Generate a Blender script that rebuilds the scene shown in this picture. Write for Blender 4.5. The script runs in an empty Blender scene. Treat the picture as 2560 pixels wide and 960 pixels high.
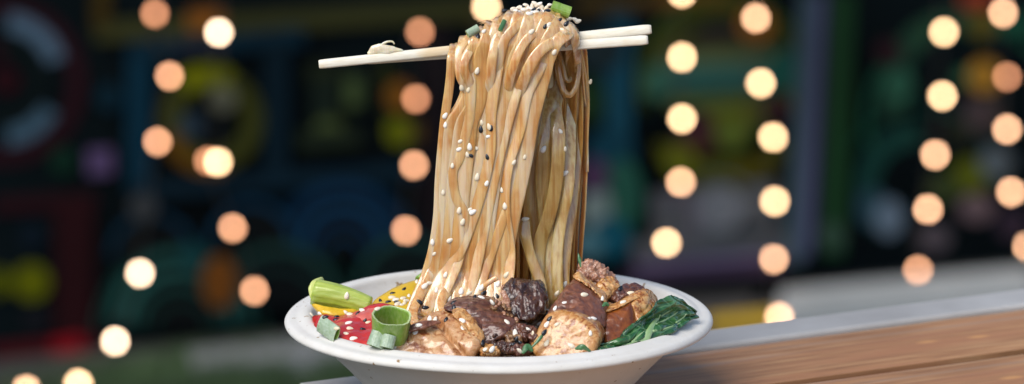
import bpy, math, random
from mathutils import Vector, Matrix, noise
from mathutils.bvhtree import BVHTree
random.seed(7)
R = math.radians
sc = bpy.context.scene
COL = sc.collection

# ------------------------------------------------------------------ camera model
W, H = 2560, 960
PX = 0.18 / 1068                      # metres per photo pixel at the bowl
S = 2.0                               # camera to rim centre
FP = S / PX                           # focal length in pixels
EL = R(13.7)
PITCH = EL - math.atan(308 / FP)
ZR = 1.10                             # height of the bowl's rim above ground
CAM = Vector((33 * PX, -S * math.cos(EL), ZR + S * math.sin(EL)))
FW = Vector((0, math.cos(PITCH), -math.sin(PITCH)))
UP = Vector((0, math.sin(PITCH), math.cos(PITCH)))
def ray(px, py):
    return FW + Vector((1, 0, 0)) * ((px - 1280) / FP) + UP * ((480 - py) / FP)
def at(px, py, Y):
    r = ray(px, py); return CAM + r * ((Y - CAM.y) / r.y)
def at_z(px, py, z):
    r = ray(px, py); return CAM + r * ((z - CAM.z) / r.z)

# ------------------------------------------------------------------ helpers
def tag(o, label=None, cat=None, group=None, kind=None):
    if label: o['label'] = label
    if cat: o['category'] = cat
    if group: o['group'] = group
    if kind: o['kind'] = kind
    return o
def empty(name, loc, label, cat, group=None):
    o = bpy.data.objects.new(name, None); COL.objects.link(o)
    o.location = loc; o.empty_display_size = .01
    return tag(o, label, cat, group)
HITS = []                              # (verts, faces, host) for resting the seeds on surfaces
def wloc(o):
    v = Vector(o.location)
    while o.parent:
        o = o.parent; v += Vector(o.location)
    return v
def mesh(name, V, F, mat, parent=None, smooth=True, host=None, origin=None, mats=None, idx=None):
    V = [Vector(v) for v in V]
    if origin is None:
        c = sum(V, Vector()) / len(V)
        origin = Vector((c.x, c.y, min(v.z for v in V)))
    m = bpy.data.meshes.new(name)
    m.from_pydata([v - origin for v in V], [], F)
    for mm in (mats or [mat]): m.materials.append(mm)
    if idx: m.polygons.foreach_set('material_index', idx)
    m.polygons.foreach_set('use_smooth', [smooth] * len(m.polygons))
    m.validate(); m.update()
    o = bpy.data.objects.new(name, m); COL.objects.link(o)
    if parent:
        o.parent = parent; o.location = origin - wloc(parent)
    else: o.location = origin
    if host: HITS.append((V, F, host))
    return o
def fixn(o):
    import bmesh
    b = bmesh.new(); b.from_mesh(o.data)
    bmesh.ops.recalc_face_normals(b, faces=b.faces); b.to_mesh(o.data); b.free()
    return o

def box(c0, c1, frame=None, bev=0):
    """axis box between corners (in frame coords)"""
    x0, y0, z0 = c0; x1, y1, z1 = c1
    V = [(x, y, z) for z in (z0, z1) for y in (y0, y1) for x in (x0, x1)]
    F = [(0, 2, 3, 1), (4, 5, 7, 6), (0, 1, 5, 4), (2, 6, 7, 3), (0, 4, 6, 2), (1, 3, 7, 5)]
    V = [Vector(v) for v in V]
    if frame: V = [frame @ v for v in V]
    return V, F
def bevel(o, w, seg=2):
    b = o.modifiers.new('bevel', 'BEVEL'); b.width = w; b.segments = seg; b.limit_method = 'ANGLE'
    return o
def interp(tab, x):
    if x <= tab[0][0]: return tab[0][1]
    for (a, va), (b, vb) in zip(tab, tab[1:]):
        if x <= b: return va + (vb - va) * (x - a) / (b - a)
    return tab[-1][1]
def catmull(P, n):
    out = []
    Q = [P[0] * 2 - P[1]] + list(P) + [P[-1] * 2 - P[-2]]
    for i in range(1, len(Q) - 2):
        a, b, c, d = Q[i - 1:i + 3]
        for k in range(n):
            t = k / n
            out.append(.5 * ((2 * b) + (c - a) * t + (2 * a - 5 * b + 4 * c - d) * t * t + (3 * b - a - 3 * c + d) * t ** 3))
    out.append(P[-1].copy()); return out
def sweep(path, wid, thk, face=Vector((0, -1, 0)), twist=None, K=12, sq=2.6):
    """ribbon / rod along path; wid, thk are functions of t; returns V, F"""
    n = len(path); V = []; F = []
    prevW = None
    for i, p in enumerate(path):
        T = (path[min(i + 1, n - 1)] - path[max(i - 1, 0)]).normalized()
        t = i / (n - 1)
        if prevW is None:
            Wd = T.cross(face)
            if Wd.length < 1e-3: Wd = T.cross(Vector((1, 0, 0)))
        else:
            Wd = prevW - T * prevW.dot(T)
        Wd.normalize(); prevW = Wd.copy()
        N = Wd.cross(T).normalized()
        if twist:
            a = twist(t); Wd, N = Wd * math.cos(a) + N * math.sin(a), N * math.cos(a) - Wd * math.sin(a)
        w, h = wid(t) / 2, thk(t) / 2
        for k in range(K):
            an = 2 * math.pi * k / K
            c, s = math.cos(an), math.sin(an)
            V.append(p + Wd * w * math.copysign(abs(c) ** (2 / sq), c) + N * h * math.copysign(abs(s) ** (2 / sq), s))
    for i in range(n - 1):
        for k in range(K):
            a = i * K + k; b = i * K + (k + 1) % K
            F.append((a, b, b + K, a + K))
    F.append(tuple(range(K))[::-1]); F.append(tuple((n - 1) * K + k for k in range(K)))
    return V, F

# ------------------------------------------------------------------ materials
def lin(c):
    return tuple(((x / 255) / 12.92 if x / 255 <= .04045 else ((x / 255 + .055) / 1.055) ** 2.4) for x in c)
class Mat:
    def __init__(s, name):
        s.m = bpy.data.materials.new(name); s.m.use_nodes = True
        s.n = s.m.node_tree.nodes; s.l = s.m.node_tree.links
        s.b = s.n['Principled BSDF']
        s.tc = s.n.new('ShaderNodeTexCoord')
    def set(s, **k):
        for a, v in k.items(): s.b.inputs[a.replace('_', ' ')].default_value = v
        return s
    def mapping(s, scale, rot=(0, 0, 0), src='Object'):
        m = s.n.new('ShaderNodeMapping'); m.inputs['Scale'].default_value = scale; m.inputs['Rotation'].default_value = rot
        s.l.new(s.tc.outputs[src], m.inputs[0]); return m.outputs[0]
    def noise(s, vec, scale, detail=4, rough=.55, dist=0):
        t = s.n.new('ShaderNodeTexNoise'); t.inputs['Scale'].default_value = scale; t.inputs['Detail'].default_value = detail
        t.inputs['Roughness'].default_value = rough; t.inputs['Distortion'].default_value = dist
        s.l.new(vec, t.inputs['Vector']); return t.outputs['Fac']
    def voro(s, vec, scale, feat='F1', out='Distance'):
        t = s.n.new('ShaderNodeTexVoronoi'); t.inputs['Scale'].default_value = scale; t.feature = feat
        s.l.new(vec, t.inputs['Vector']); return t.outputs[out]
    def ramp(s, fac, stops):
        r = s.n.new('ShaderNodeValToRGB'); e = r.color_ramp.elements
        while len(e) < len(stops): e.new(.5)
        for k, (p, c) in enumerate(stops):
            e[k].position = p; e[k].color = (*c, 1) if len(c) == 3 else c
        s.l.new(fac, r.inputs[0]); return r.outputs[0]
    def mix(s, fac, a, b, mode='MIX'):
        m = s.n.new('ShaderNodeMix'); m.data_type = 'RGBA'; m.blend_type = mode
        for inp, v in ((m.inputs[0], fac), (m.inputs[6], a), (m.inputs[7], b)):
            if hasattr(v, 'links'): s.l.new(v, inp)
            elif isinstance(v, (int, float)): inp.default_value = v
            else: inp.default_value = (*v, 1)
        return m.outputs[2]
    def rand(s):
        return s.n.new('ShaderNodeObjectInfo').outputs['Random']
    def base(s, c):
        if hasattr(c, 'links'): s.l.new(c, s.b.inputs['Base Color'])
        else: s.b.inputs['Base Color'].default_value = (*c, 1)
        return s
    def bump(s, h, strength=.3, dist=.001):
        b = s.n.new('ShaderNodeBump'); b.inputs['Strength'].default_value = strength; b.inputs['Distance'].default_value = dist
        if s.b.inputs['Normal'].links: s.l.new(s.b.inputs['Normal'].links[0].from_socket, b.inputs['Normal'])
        s.l.new(h, b.inputs['Height']); s.l.new(b.outputs[0], s.b.inputs['Normal']); return s
    def rough(s, fac, lo, hi):
        m = s.n.new('ShaderNodeMapRange'); m.inputs[3].default_value = lo; m.inputs[4].default_value = hi
        s.l.new(fac, m.inputs[0]); s.l.new(m.outputs[0], s.b.inputs['Roughness']); return s
    def sss(s, w, rad=(1, .5, .25), scale=.002):
        return s.set(Subsurface_Weight=w, Subsurface_Radius=rad, Subsurface_Scale=scale)

def flat_mat(name, rgb, rough=.7, vary=.25, sc_=2.0, k=1.0):
    m = Mat(name); c = tuple(x * k for x in lin(rgb))
    n = m.noise(m.mapping((1, 1, 1)), sc_, 5)
    m.base(m.ramp(n, [(.25, tuple(x * (1 - vary) for x in c)), (.75, tuple(min(1, x * (1 + vary)) for x in c))]))
    m.set(Roughness=rough); return m.m

# bowl: moulded sugar cane pulp
mb = Mat('pulp_white')
v = mb.mapping((1, 1, 1))
n1 = mb.noise(v, 90, 6); n2 = mb.noise(v, 900, 3)
spots = mb.ramp(mb.noise(v, 260, 2), [(.0, (1, 1, 1)), (.70, (1, 1, 1)), (.735, (.45, .3, .16))])
mb.base(mb.mix(1.0, mb.ramp(n1, [(.3, (.65, .62, .56)), (.7, (.70, .675, .625))]), spots, 'MULTIPLY'))
mb.set(Roughness=.7, Specular_IOR_Level=.2).sss(.12, (1, .9, .8), .001)
mb.bump(n1, .25, .0008).bump(n2, .25, .0002)
M_PULP = mb.m

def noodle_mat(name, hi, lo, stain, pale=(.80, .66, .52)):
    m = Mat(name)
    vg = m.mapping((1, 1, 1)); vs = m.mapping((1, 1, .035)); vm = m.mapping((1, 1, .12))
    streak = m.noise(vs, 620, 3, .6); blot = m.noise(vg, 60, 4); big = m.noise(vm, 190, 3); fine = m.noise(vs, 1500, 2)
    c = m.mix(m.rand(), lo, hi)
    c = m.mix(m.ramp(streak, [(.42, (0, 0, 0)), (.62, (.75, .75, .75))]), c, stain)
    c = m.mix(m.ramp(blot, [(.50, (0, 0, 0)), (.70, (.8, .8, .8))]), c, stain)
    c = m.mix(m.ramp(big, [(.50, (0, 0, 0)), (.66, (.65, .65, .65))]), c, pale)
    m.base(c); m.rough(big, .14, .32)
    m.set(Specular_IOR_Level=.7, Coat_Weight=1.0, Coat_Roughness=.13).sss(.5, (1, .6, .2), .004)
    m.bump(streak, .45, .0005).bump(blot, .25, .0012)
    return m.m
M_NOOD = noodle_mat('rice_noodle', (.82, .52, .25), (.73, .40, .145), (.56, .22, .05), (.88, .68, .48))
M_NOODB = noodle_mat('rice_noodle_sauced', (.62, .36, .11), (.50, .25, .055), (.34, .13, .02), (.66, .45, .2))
M_NOODP = noodle_mat('rice_noodle_pale', (.60, .42, .16), (.50, .31, .09), (.36, .17, .03), (.66, .53, .28))

M_SCR = noodle_mat('dry_noodle', (.78, .68, .50), (.74, .62, .42), (.66, .50, .30), (.85, .78, .64))
def wood_pale():
    m = Mat('chopstick_wood')
    s = m.noise(m.mapping((.12, 1, 1)), 1500, 4); b = m.noise(m.mapping((.35, 1, 1)), 90, 3)
    c = m.ramp(s, [(.3, (.76, .68, .52)), (.7, (.86, .81, .69))])
    c = m.mix(m.ramp(b, [(.60, (0, 0, 0)), (.70, (.65, .65, .65))]), c, (.72, .50, .24))
    m.base(c).set(Roughness=.5).bump(s, .2, .0003); return m.m
M_CHOP = wood_pale()

def meat(name, a, b, c_, scale=260, rough=.3, bmp=.5, aniso=(1, 1, 1), sssw=.15, web=0, lo=.30, hi=.64):
    m = Mat(name); v = m.mapping(aniso, (.3, .5, .2))
    n = m.noise(v, scale, 7, .65, 1.2); big = m.noise(m.mapping((1, 1, 1)), scale * .33, 4, .6, 1.0); fine = m.noise(m.mapping((1, 1, 1)), scale * 5, 3)
    col = m.ramp(n, [(lo, c_), ((lo + hi) / 2, b), (hi, a)])
    col = m.mix(m.ramp(big, [(.46, (0, 0, 0)), (.62, (.85, .85, .85))]), col, b)
    st = m.noise(m.mapping((1, 1, 1), (1, 2, 3)), scale * .4, 7, .75, 2.5)
    col = m.mix(m.ramp(st, [(.53, (0, 0, 0)), (.66, (.8, .8, .8))]), col, c_)
    if web: m.bump(m.voro(m.mapping((1, 1, 1)), scale * 2.2, 'DISTANCE_TO_EDGE'), web, .0005)
    m.base(col).rough(n, rough - .06, rough + .14)
    m.set(Specular_IOR_Level=.55, Coat_Weight=.3, Coat_Roughness=.2).sss(sssw, (1, .5, .3), .002)
    m.bump(n, bmp * .6, .0008).bump(fine, .15, .0003); return m.m
M_FAT = meat('pork_fat', (.62, .36, .14), (.48, .21, .055), (.23, .055, .009), 300, .2, .45, lo=.38, hi=.54)
M_FATP = meat('pork_fat_pink', (.62, .37, .185), (.48, .225, .085), (.23, .06, .018), 240, .22, .4, (1, 1, .5), lo=.38, hi=.55)
M_LEAN = meat('pork_lean', (.21, .078, .042), (.105, .036, .019), (.018, .007, .006), 320, .26, .7, (1, 1, .35), .05)
M_LEANR = meat('pork_lean_red', (.27, .105, .055), (.16, .055, .028), (.055, .017, .009), 260, .28, .45, (1, 1, .5), .06)
M_DARK = meat('pork_charred', (.14, .058, .034), (.05, .02, .012), (.008, .004, .004), 260, .2, .8, (1, .5, .5), .03)
M_NUB = meat('pork_crumbly', (.58, .36, .24), (.36, .16, .09), (.13, .04, .022), 300, .25, .6, web=.3)
M_SKIN = meat('pork_rind', (.30, .085, .012), (.17, .042, .006), (.045, .012, .004), 70, .2, .15)
M_CRUMB = meat('minced_crumb', (.45, .27, .12), (.20, .09, .035), (.03, .013, .008), 420, .3, .9)

def veg(name, a, b, scale=60, rough=.25, aniso=(1, 1, 1), sssw=.2, stre=None):
    m = Mat(name); n = m.noise(m.mapping((1, 1, 1)), scale, 4); f = m.noise(m.mapping(aniso), 900, 3)
    c = m.ramp(n, [(.3, b), (.7, a)])
    if stre: c = m.mix(m.ramp(f, [(.4, (0, 0, 0)), (.7, (.6, .6, .6))]), c, stre)
    m.base(c).rough(n, rough, rough + .15).set(Specular_IOR_Level=.6, Coat_Weight=.4, Coat_Roughness=.1).sss(sssw, (.8, .8, .3), .002)
    m.bump(f, .3, .0004); return m.m
M_RED = veg('red_pepper', (.62, .035, .018), (.42, .012, .008), 60)
M_REDP = veg('red_pepper_pale', (.66, .20, .15), (.6, .08, .05), 120)
M_YEL = veg('yellow_pepper', (.78, .52, .012), (.62, .36, .008), 50)
M_STALK = veg('green_stalk', (.42, .50, .07), (.26, .36, .03), 50, .3, (.1, 1, 1), .25, (.55, .62, .18))
M_STALKE = veg('green_stalk_cut', (.62, .66, .25), (.5, .55, .14), 200, .5)
M_OUT = veg('onion_green', (.26, .42, .045), (.15, .30, .025), 120, .3, (1, 1, .1), .2, (.36, .45, .16))
M_SAGE = veg('onion_sage', (.36, .44, .32), (.24, .34, .18), 90, .45, (1, .1, 1), .15, (.5, .58, .46))
M_IN = veg('onion_inner', (.50, .58, .30), (.36, .46, .18), 200, .4)
M_HERB = veg('herb_green', (.07, .20, .06), (.03, .11, .03), 200, .3)
ml = Mat('leaf_green')
vn = ml.mapping((1, 1, 1)); wv = ml.noise(vn, 70, 4, .6, 1.0); vv = ml.voro(vn, 110, 'DISTANCE_TO_EDGE')
c = ml.ramp(wv, [(.34, (.008, .042, .010)), (.52, (.022, .105, .022)), (.70, (.08, .22, .06))])
c = ml.mix(ml.ramp(vv, [(0, (.55, .55, .55)), (.05, (0, 0, 0))]), c, (.16, .30, .14))
ml.base(c).rough(wv, .15, .35).set(Specular_IOR_Level=.7, Coat_Weight=.5, Coat_Roughness=.08).bump(vv, .25, .0008).bump(wv, .3, .001)
M_LEAF = ml.m
M_VEIN = veg('leaf_rib', (.35, .48, .24), (.25, .40, .16), 200, .3)
ms = Mat('sesame_white'); ms.base(ms.mix(ms.rand(), (.74, .62, .42), (.90, .86, .78))).set(Roughness=.35, Coat_Weight=.2).sss(.15, (1, .8, .6), .0006)
M_SW = ms.m
ms = Mat('sesame_black'); ms.base((.008, .010, .014)).set(Roughness=.28, Specular_IOR_Level=.6); M_SB = ms.m
mbx = Mat('sauced_bed'); n = mbx.noise(mbx.mapping((1, 1, 1)), 180, 5)
mbx.base(mbx.ramp(n, [(.35, (.015, .007, .005)), (.7, (.10, .045, .02))])).set(Roughness=.3, Coat_Weight=.4).bump(n, .8, .001); M_BED = mbx.m

# table
mw = Mat('weathered_teak')
g = mw.noise(mw.mapping((.06, 1, 1)), 260, 7, .65, .4); g2 = mw.noise(mw.mapping((.10, 1, 1)), 45, 5, .6, .8)
sc2 = mw.noise(mw.mapping((.05, 1, 1)), 900, 3)
pit = mw.voro(mw.mapping((.45, 1, 1)), 38)
c = mw.ramp(g, [(.28, (.20, .09, .036)), (.5, (.37, .18, .078)), (.74, (.52, .30, .145))])
c = mw.mix(mw.ramp(g2, [(.46, (0, 0, 0)), (.66, (.8, .8, .8))]), c, (.38, .17, .078))
c = mw.mix(mw.ramp(mw.noise(mw.mapping((.09, 1, 1)), 30, 6, .7, .5), [(.56, (0, 0, 0)), (.7, (.65, .65, .65))]), c, (.42, .34, .27))
c = mw.mix(mw.ramp(sc2, [(.66, (0, 0, 0)), (.74, (.6, .6, .6))]), c, (.05, .025, .015))
c = mw.mix(mw.ramp(pit, [(.06, (.9, .9, .9)), (.13, (0, 0, 0))]), c, (.55, .27, .10))
mw.base(c).rough(g, .42, .7).set(Specular_IOR_Level=.4).bump(g, .35, .0006).bump(sc2, .3, .0003); M_TEAK = mw.m
mm = Mat('brushed_metal'); n = mm.noise(mm.mapping((.05, 1, 1)), 300, 4); n2 = mm.noise(mm.mapping((1, 1, 1)), 18, 5)
mm.base(mm.ramp(n2, [(.3, (.32, .305, .285)), (.7, (.45, .435, .41))])).rough(n, .4, .55).set(Metallic=.05).bump(n, .15, .0003); M_METAL = mm.m
M_FRAME = flat_mat('frame_steel', (60, 64, 68), .5)

# ------------------------------------------------------------------ table
ZT = ZR - .039
tu = R(28.0)
ce, se = math.cos(tu), math.sin(tu)
pA = at_z(745, 955, ZT); pB = at_z(2560, 720, ZT)
tu = math.atan2(pB.y - pA.y, pB.x - pA.x)
TM = Matrix.Translation((pA.x, pA.y, 0)) @ Matrix.Rotation(tu, 4, 'Z')      # x along the far edge, y away from the camera
TMI = TM.inverted()
yl = lambda px, py: (TMI @ at_z(px, py, ZT)).y
y_lip = (yl(1660, 888) + yl(2560, 765)) / 2 ; y_gap = (yl(1920, 960) + yl(2560, 868)) / 2
LT = 1.75
tb = empty('wooden_table', (0, 0, 0), 'orange brown slatted wooden table with a grey metal edge strip, under the bowl', 'table')
tb.location = TM @ Vector((LT / 2, -.25, 0)); tb.rotation_euler = (0, 0, tu)
def tpart(name, V, F, mat, smooth=False):
    m = bpy.data.meshes.new(name); off = Vector((LT / 2, -.25, 0))
    c = sum((Vector(v) for v in V), Vector()) / len(V)
    m.from_pydata([Vector(v) - c for v in V], [], F); m.materials.append(mat); m.update()
    m.polygons.foreach_set('use_smooth', [smooth] * len(m.polygons))
    o = bpy.data.objects.new(name, m); COL.objects.link(o); o.parent = tb; o.location = c - off
    return o
# metal angle: top strip, raised lip towards the boards, hanging flange
prof = [(0, 0), (0, -.035), (-.003, -.035), (-.003, -.003), (y_lip + .0035, -.003), (y_lip + .0035, -.001), (y_lip + .0032, .0008), (y_lip + .0045, .0014),
        (y_lip + .0055, .0009), (y_lip + .0062, 0), (-.004, 0), (-.0015, -.0006)]
prof = [(0, -.0012), (0, -.035), (-.003, -.035), (-.003, -.003), (y_lip, -.003), (y_lip, .0004), (y_lip + .0012, .0016), (y_lip + .003, .0016), (y_lip + .0042, .0002), (-.0016, 0)]
V = []; F = []; n = len(prof)
def strip_x(i): return (0.0, LT)[i]
for i in range(2):
    for y, z in prof: V.append((strip_x(i), y, ZT + z))
F = [(k, (k + 1) % n, (k + 1) % n + n, k + n) for k in range(n)] + [tuple(range(n))[::-1], tuple(range(n, 2 * n))]
o = tpart('metal_edging', V, F, M_METAL); fixn(o); bevel(o, .0008)
bw = abs(y_gap - y_lip) - .002
y1 = y_lip - .0006
for k in range(8):
    y0 = y1 - bw
    dz = [0, -.0006, .0003, -.0004][k % 4]
    # board with a fine subdivided, slightly uneven top
    NX, NY = 160, 8
    V = []; F = []
    for j in range(NY + 1):
        for i in range(NX + 1):
            x = .002 + (LT - .004) * i / NX; y = y0 + (y1 - y0) * j / NY
            e = min(j, NY - j)
            z = ZT + dz - (.0010 if e == 0 else 0) + .00035 * noise.noise(Vector((x * 9, y * 60, k)))
            if e == 0: y += .0006 * noise.noise(Vector((x * 40, k * 3.3, j)))
            V.append((x, y, z))
    nb = len(V)
    for j in range(NY):
        for i in range(NX):
            a = j * (NX + 1) + i; F.append((a, a + 1, a + NX + 2, a + NX + 1))
    for j in (0, NY):
        s0 = len(V)
        for i in range(NX + 1):
            q = V[j * (NX + 1) + i]; V.append((q[0], q[1], ZT - .022))
        for i in range(NX):
            a = j * (NX + 1) + i; F.append((a, a + 1, s0 + i + 1, s0 + i) if j else (a + 1, a, s0 + i, s0 + i + 1))
    for i in (0, NX):
        s0 = len(V)
        for j in range(NY + 1):
            q = V[j * (NX + 1) + i]; V.append((q[0], q[1], ZT - .022))
        for j in range(NY):
            a = j * (NX + 1) + i; F.append((a, a + NX + 1, s0 + j + 1, s0 + j))
    tpart('board', V, F, M_TEAK)
    y1 = y0 - .0048
for xx in (.05, LT - .09):
    for yy in (-.06, y1 + .03):
        V, F = box((xx, yy - .02, 0), (xx + .04, yy + .02, ZT - .058)); bevel(tpart('leg', V, F, M_FRAME), .003)
for yy in (-.06, y1 + .03):
    V, F = box((.03, yy - .015, ZT - .057), (LT - .03, yy + .015, ZT - .0235)); bevel(tpart('rail', V, F, M_FRAME), .002)

# ------------------------------------------------------------------ bowl
prof = [(0, -.0362), (.040, -.0362), (.0455, -.0350), (.054, -.0270), (.064, -.0165), (.073, -.0070), (.0770, -.0018), (.0786, .0012),
        (.0803, .0021), (.0824, .0019), (.0848, .0009), (.0868, .0007), (.0886, .0003), (.0897, -.0008), (.0900, -.0019), (.0894, -.0029), (.0880, -.0030),
        (.0866, -.0021), (.0845, -.0020), (.0815, -.0025), (.0795, -.0046), (.0745, -.0095), (.0650, -.0192), (.0560, -.0290), (.0475, -.0375), (.044, -.0388), (.040, -.0386), (.038, -.0374), (0, -.0374)]
pp = catmull([Vector((r, z, 0)) for r, z in prof], 3)
NS = 160; V = []; F = []
for p in pp:
    for k in range(NS):
        a = 2 * math.pi * k / NS
        r = max(p.x, .0002)
        wob = 1 + .004 * math.sin(a * 2 + .6) * (r / .09) + .0018 * noise.noise(Vector((math.cos(a) * 3, math.sin(a) * 3, 2)))
        dz = .0007 * noise.noise(Vector((math.cos(a) * 1.6, math.sin(a) * 1.6, 8))) * (r / .09) ** 3
        V.append(Vector((r * wob * math.cos(a), r * wob * math.sin(a), ZR + p.y + dz)))
for i in range(len(pp) - 1):
    for k in range(NS):
        a = i * NS + k; b = i * NS + (k + 1) % NS
        F.append((a, b, b + NS, a + NS))
bowl = mesh('bowl', V, F, M_PULP, host='bowl'); fixn(bowl)
tag(bowl, 'round white moulded pulp bowl of noodles and pork at the table corner', 'bowl')

# bed of food inside the bowl
V = []; F = []; NR = 26; NA = 90
def bedz(x, y):
    r = math.hypot(x, y); return ZR - .0125 + .013 * max(0, 1 - (r / .078) ** 2)
for i in range(NR + 1):
    for k in range(NA):
        r = .0685 * i / NR; a = 2 * math.pi * k / NA
        x, y = r * math.cos(a), r * math.sin(a)
        V.append(Vector((x, y, bedz(x, y) + .0016 * noise.fractal(Vector((x * 160, y * 160, 1)), 1, 2, 3) - (.002 if i == NR else 0))))
for i in range(NR):
    for k in range(NA):
        a = i * NA + k; b = i * NA + (k + 1) % NA; F.append((a, a + NA, b + NA, b))
bed = mesh('noodle_bed', V, F, M_BED, host='bed')
tag(bed, 'dark sauced mass of food lying at the bottom of the bowl', 'food')

# ------------------------------------------------------------------ noodles lifted on the chopsticks
bund = empty('noodle_bundle', (at(1240, 780, -.01)), 'long glossy amber rice noodles draped over the chopsticks and falling into the bowl', 'noodles')
LEFT = [(20, 1160), (100, 1132), (140, 1119), (200, 1116), (300, 1101), (430, 1089), (550, 1083), (660, 1066), (720, 1040), (760, 1022), (800, 1005)]
RIGHT = [(20, 1400), (60, 1425), (90, 1420), (125, 1396), (170, 1385), (240, 1364), (310, 1344), (400, 1325), (480, 1306), (560, 1291), (640, 1284), (700, 1286), (760, 1290), (800, 1290)]
RIDGE = [(1120, 130), (1132, 112), (1165, 90), (1200, 72), (1240, 52), (1270, 34), (1310, 26), (1380, 27), (1415, 48), (1440, 70), (1458, 105)]
BL = [(100, 1180), (300, 1190), (500, 1200), (760, 1200)]
BR = [(90, 1452), (125, 1462), (200, 1470), (280, 1470), (400, 1465), (480, 1456), (560, 1450), (660, 1446), (760, 1440)]
def strand(pts, wpx, thk=.0011, mat=None, tw=0, tp=0, name='noodle_strand', wob=0, taper=True):
    path = catmull([at(*p) for p in pts], 7)
    sd = random.uniform(0, 100)
    w = lambda t: wpx * PX * (1 + .16 * noise.noise(Vector((t * 6, sd, 0)))) * (1 if not taper else min(1, .7 + 8 * min(t, 1 - t)))
    h = lambda t: thk * (1 + .2 * noise.noise(Vector((t * 5, sd, 9))))
    for i, p in enumerate(path):
        t = i / len(path)
        p.x += wob * .0006 * noise.noise(Vector((t * 7, sd, 3)))
    V, F = sweep(path, w, h, twist=lambda t: tp * .3 + tw * math.sin(t * 7 + sd) + .22 * noise.noise(Vector((t * 9, sd, 5))), K=16, sq=2.2)
    return mesh(name, V, F, mat or M_NOOD, bund, host='noodles')

def gapshift(y, u): return 38 * max(0, math.sin(math.pi * (y - 150) / 165)) ** 1.3 * max(0, 1 - u / .42) if 150 < y < 315 else 0
def front(u, dep, wpx, over=None, mat=None, xj=0, ridge_drop=0, tw=.18, back=True, seed=0):
    rnd = random.Random(seed)
    pts = []
    ys = [800, 745, 690, 620, 540, 450, 370, 310, 270, 225, 180, 145, 105]
    ph = rnd.uniform(0, 6)
    for y in ys:
        x = interp(LEFT, y) + wpx * .42 + (interp(RIGHT, y) - interp(LEFT, y) - wpx * .84) * u
        x += xj * math.sin(y / 90 + ph)
        if u > 0: x += gapshift(y, u)
        d = dep
        if y > 690: d += (y - 690) * .00009
        pts.append((x, y, -.0105 - d if y <= 690 else -.0105 - d))
    xr = 1136 + (1432 - 1136) * (u ** .9)
    yr = interp(RIDGE, xr) + ridge_drop
    pts = [p for p in pts if p[1] > yr + 30]
    pts.append((xr * .6 + pts[-1][0] * .4, yr + 22, -.0080 - dep * .8))
    pts.append((xr, yr + 5, -.0035 - dep * .2))
    if back:
        pts.append((xr + 5, yr + 6, .0035 + dep * .2))
        pts.append((xr + 8, yr + 34, .0085 + dep))
        for y in (200, 330, 480, 640, 770):
            x = interp(BL, y) + (interp(BR, y) - interp(BL, y) - wpx * .8) * u + wpx * .4
            pts.append((x + rnd.uniform(-6, 6), y, .0120 + dep + (.004 if y > 300 else 0)))
    return strand(pts, wpx, mat=mat, tw=tw)
# outer front layer
NF = 12; rw = random.Random(21)
for i in range(NF):
    u = i / (NF - 1) + (rw.uniform(-.018, .018) if 0 < i < NF - 1 else 0)
    front(u, .0025 + .0007 * ((i * 5) % 4) / 3, rw.uniform(33, 42) if i else 24, xj=0 if i == 0 else rw.uniform(-6, 6), seed=i, tw=.10)
# middle layer closes the gaps
for i in range(11):
    u = (i + .5) / 11
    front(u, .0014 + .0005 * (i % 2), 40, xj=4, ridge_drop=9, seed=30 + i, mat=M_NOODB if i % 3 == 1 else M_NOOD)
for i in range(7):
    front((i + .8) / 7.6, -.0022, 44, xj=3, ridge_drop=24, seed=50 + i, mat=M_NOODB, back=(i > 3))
# strands crossing diagonally over the front
def cross(pts, w, mat=None, tw=.15, top=True):
    pts = [(x, y, max(Y + .0012, -.0139 - max(0, y - 690) * .000095)) for x, y, Y in pts]
    if top and pts[0][1] < 200:
        x = pts[0][0] + 12; yr = interp(RIDGE, x)
        pts = [(x + 14, 200, .0105), (x + 10, yr + 34, .009), (x + 6, yr + 9, .003), (x + 3, yr + 7, -.0035), (x, (yr + 22 + pts[0][1]) / 2, -.0100)] + pts[1:]
    return strand(pts, w * 1.15, mat=mat, tw=.08)
def arch(pts, w):
    a, b = pts[0], pts[-1]
    u = (a[0] - interp(LEFT, a[1])) / (interp(RIGHT, a[1]) - interp(LEFT, a[1]))
    low = [(interp(LEFT, y) + 14 + (interp(RIGHT, y) - interp(LEFT, y) - 28) * u + 5 * math.sin(y / 70 + a[0]) + gapshift(y, max(u, .02)), y, -.0128 - (max(0, y - 690) * .0001)) for y in (790, 690, 580, 460, 350, 250) if y > a[1] + 50]
    return strand(low + list(pts) + [(b[0] + 6, b[1] + 60, max(b[2] + .008, .010)), (b[0] + 10, b[1] + 200, .014)], w, tw=.12)
def emerge(pts, w):
    a = pts[0]
    return strand([(a[0] + 22, a[1] - 270, -.005), (a[0] + 14, a[1] - 130, -.0095), (a[0], a[1], a[2] + .0030)] + [(x, y, max(Y + .001, -.0139 - max(0, y - 690) * .000095)) for x, y, Y in pts[1:]], w, tw=.12)
cross([(1318, 120, -.0135), (1290, 230, -.0178), (1262, 330, -.0182), (1245, 400, -.0180), (1228, 480, -.0178), (1205, 600, -.0178), (1180, 720, -.020), (1165, 800, -.026)], 24)
cross([(1372, 110, -.0120), (1348, 170, -.0165), (1318, 235, -.0178), (1300, 320, -.0178), (1270, 420, -.0170), (1262, 520, -.0165), (1275, 640, -.0165), (1262, 760, -.022)], 26)
cross([(1168, 105, -.0120), (1178, 200, -.0168), (1172, 300, -.0176), (1150, 390, -.0180), (1132, 430, -.0180), (1138, 490, -.0178), (1160, 540, -.0175), (1150, 640, -.0175), (1110, 740, -.022), (1092, 800, -.028)], 22)
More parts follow.
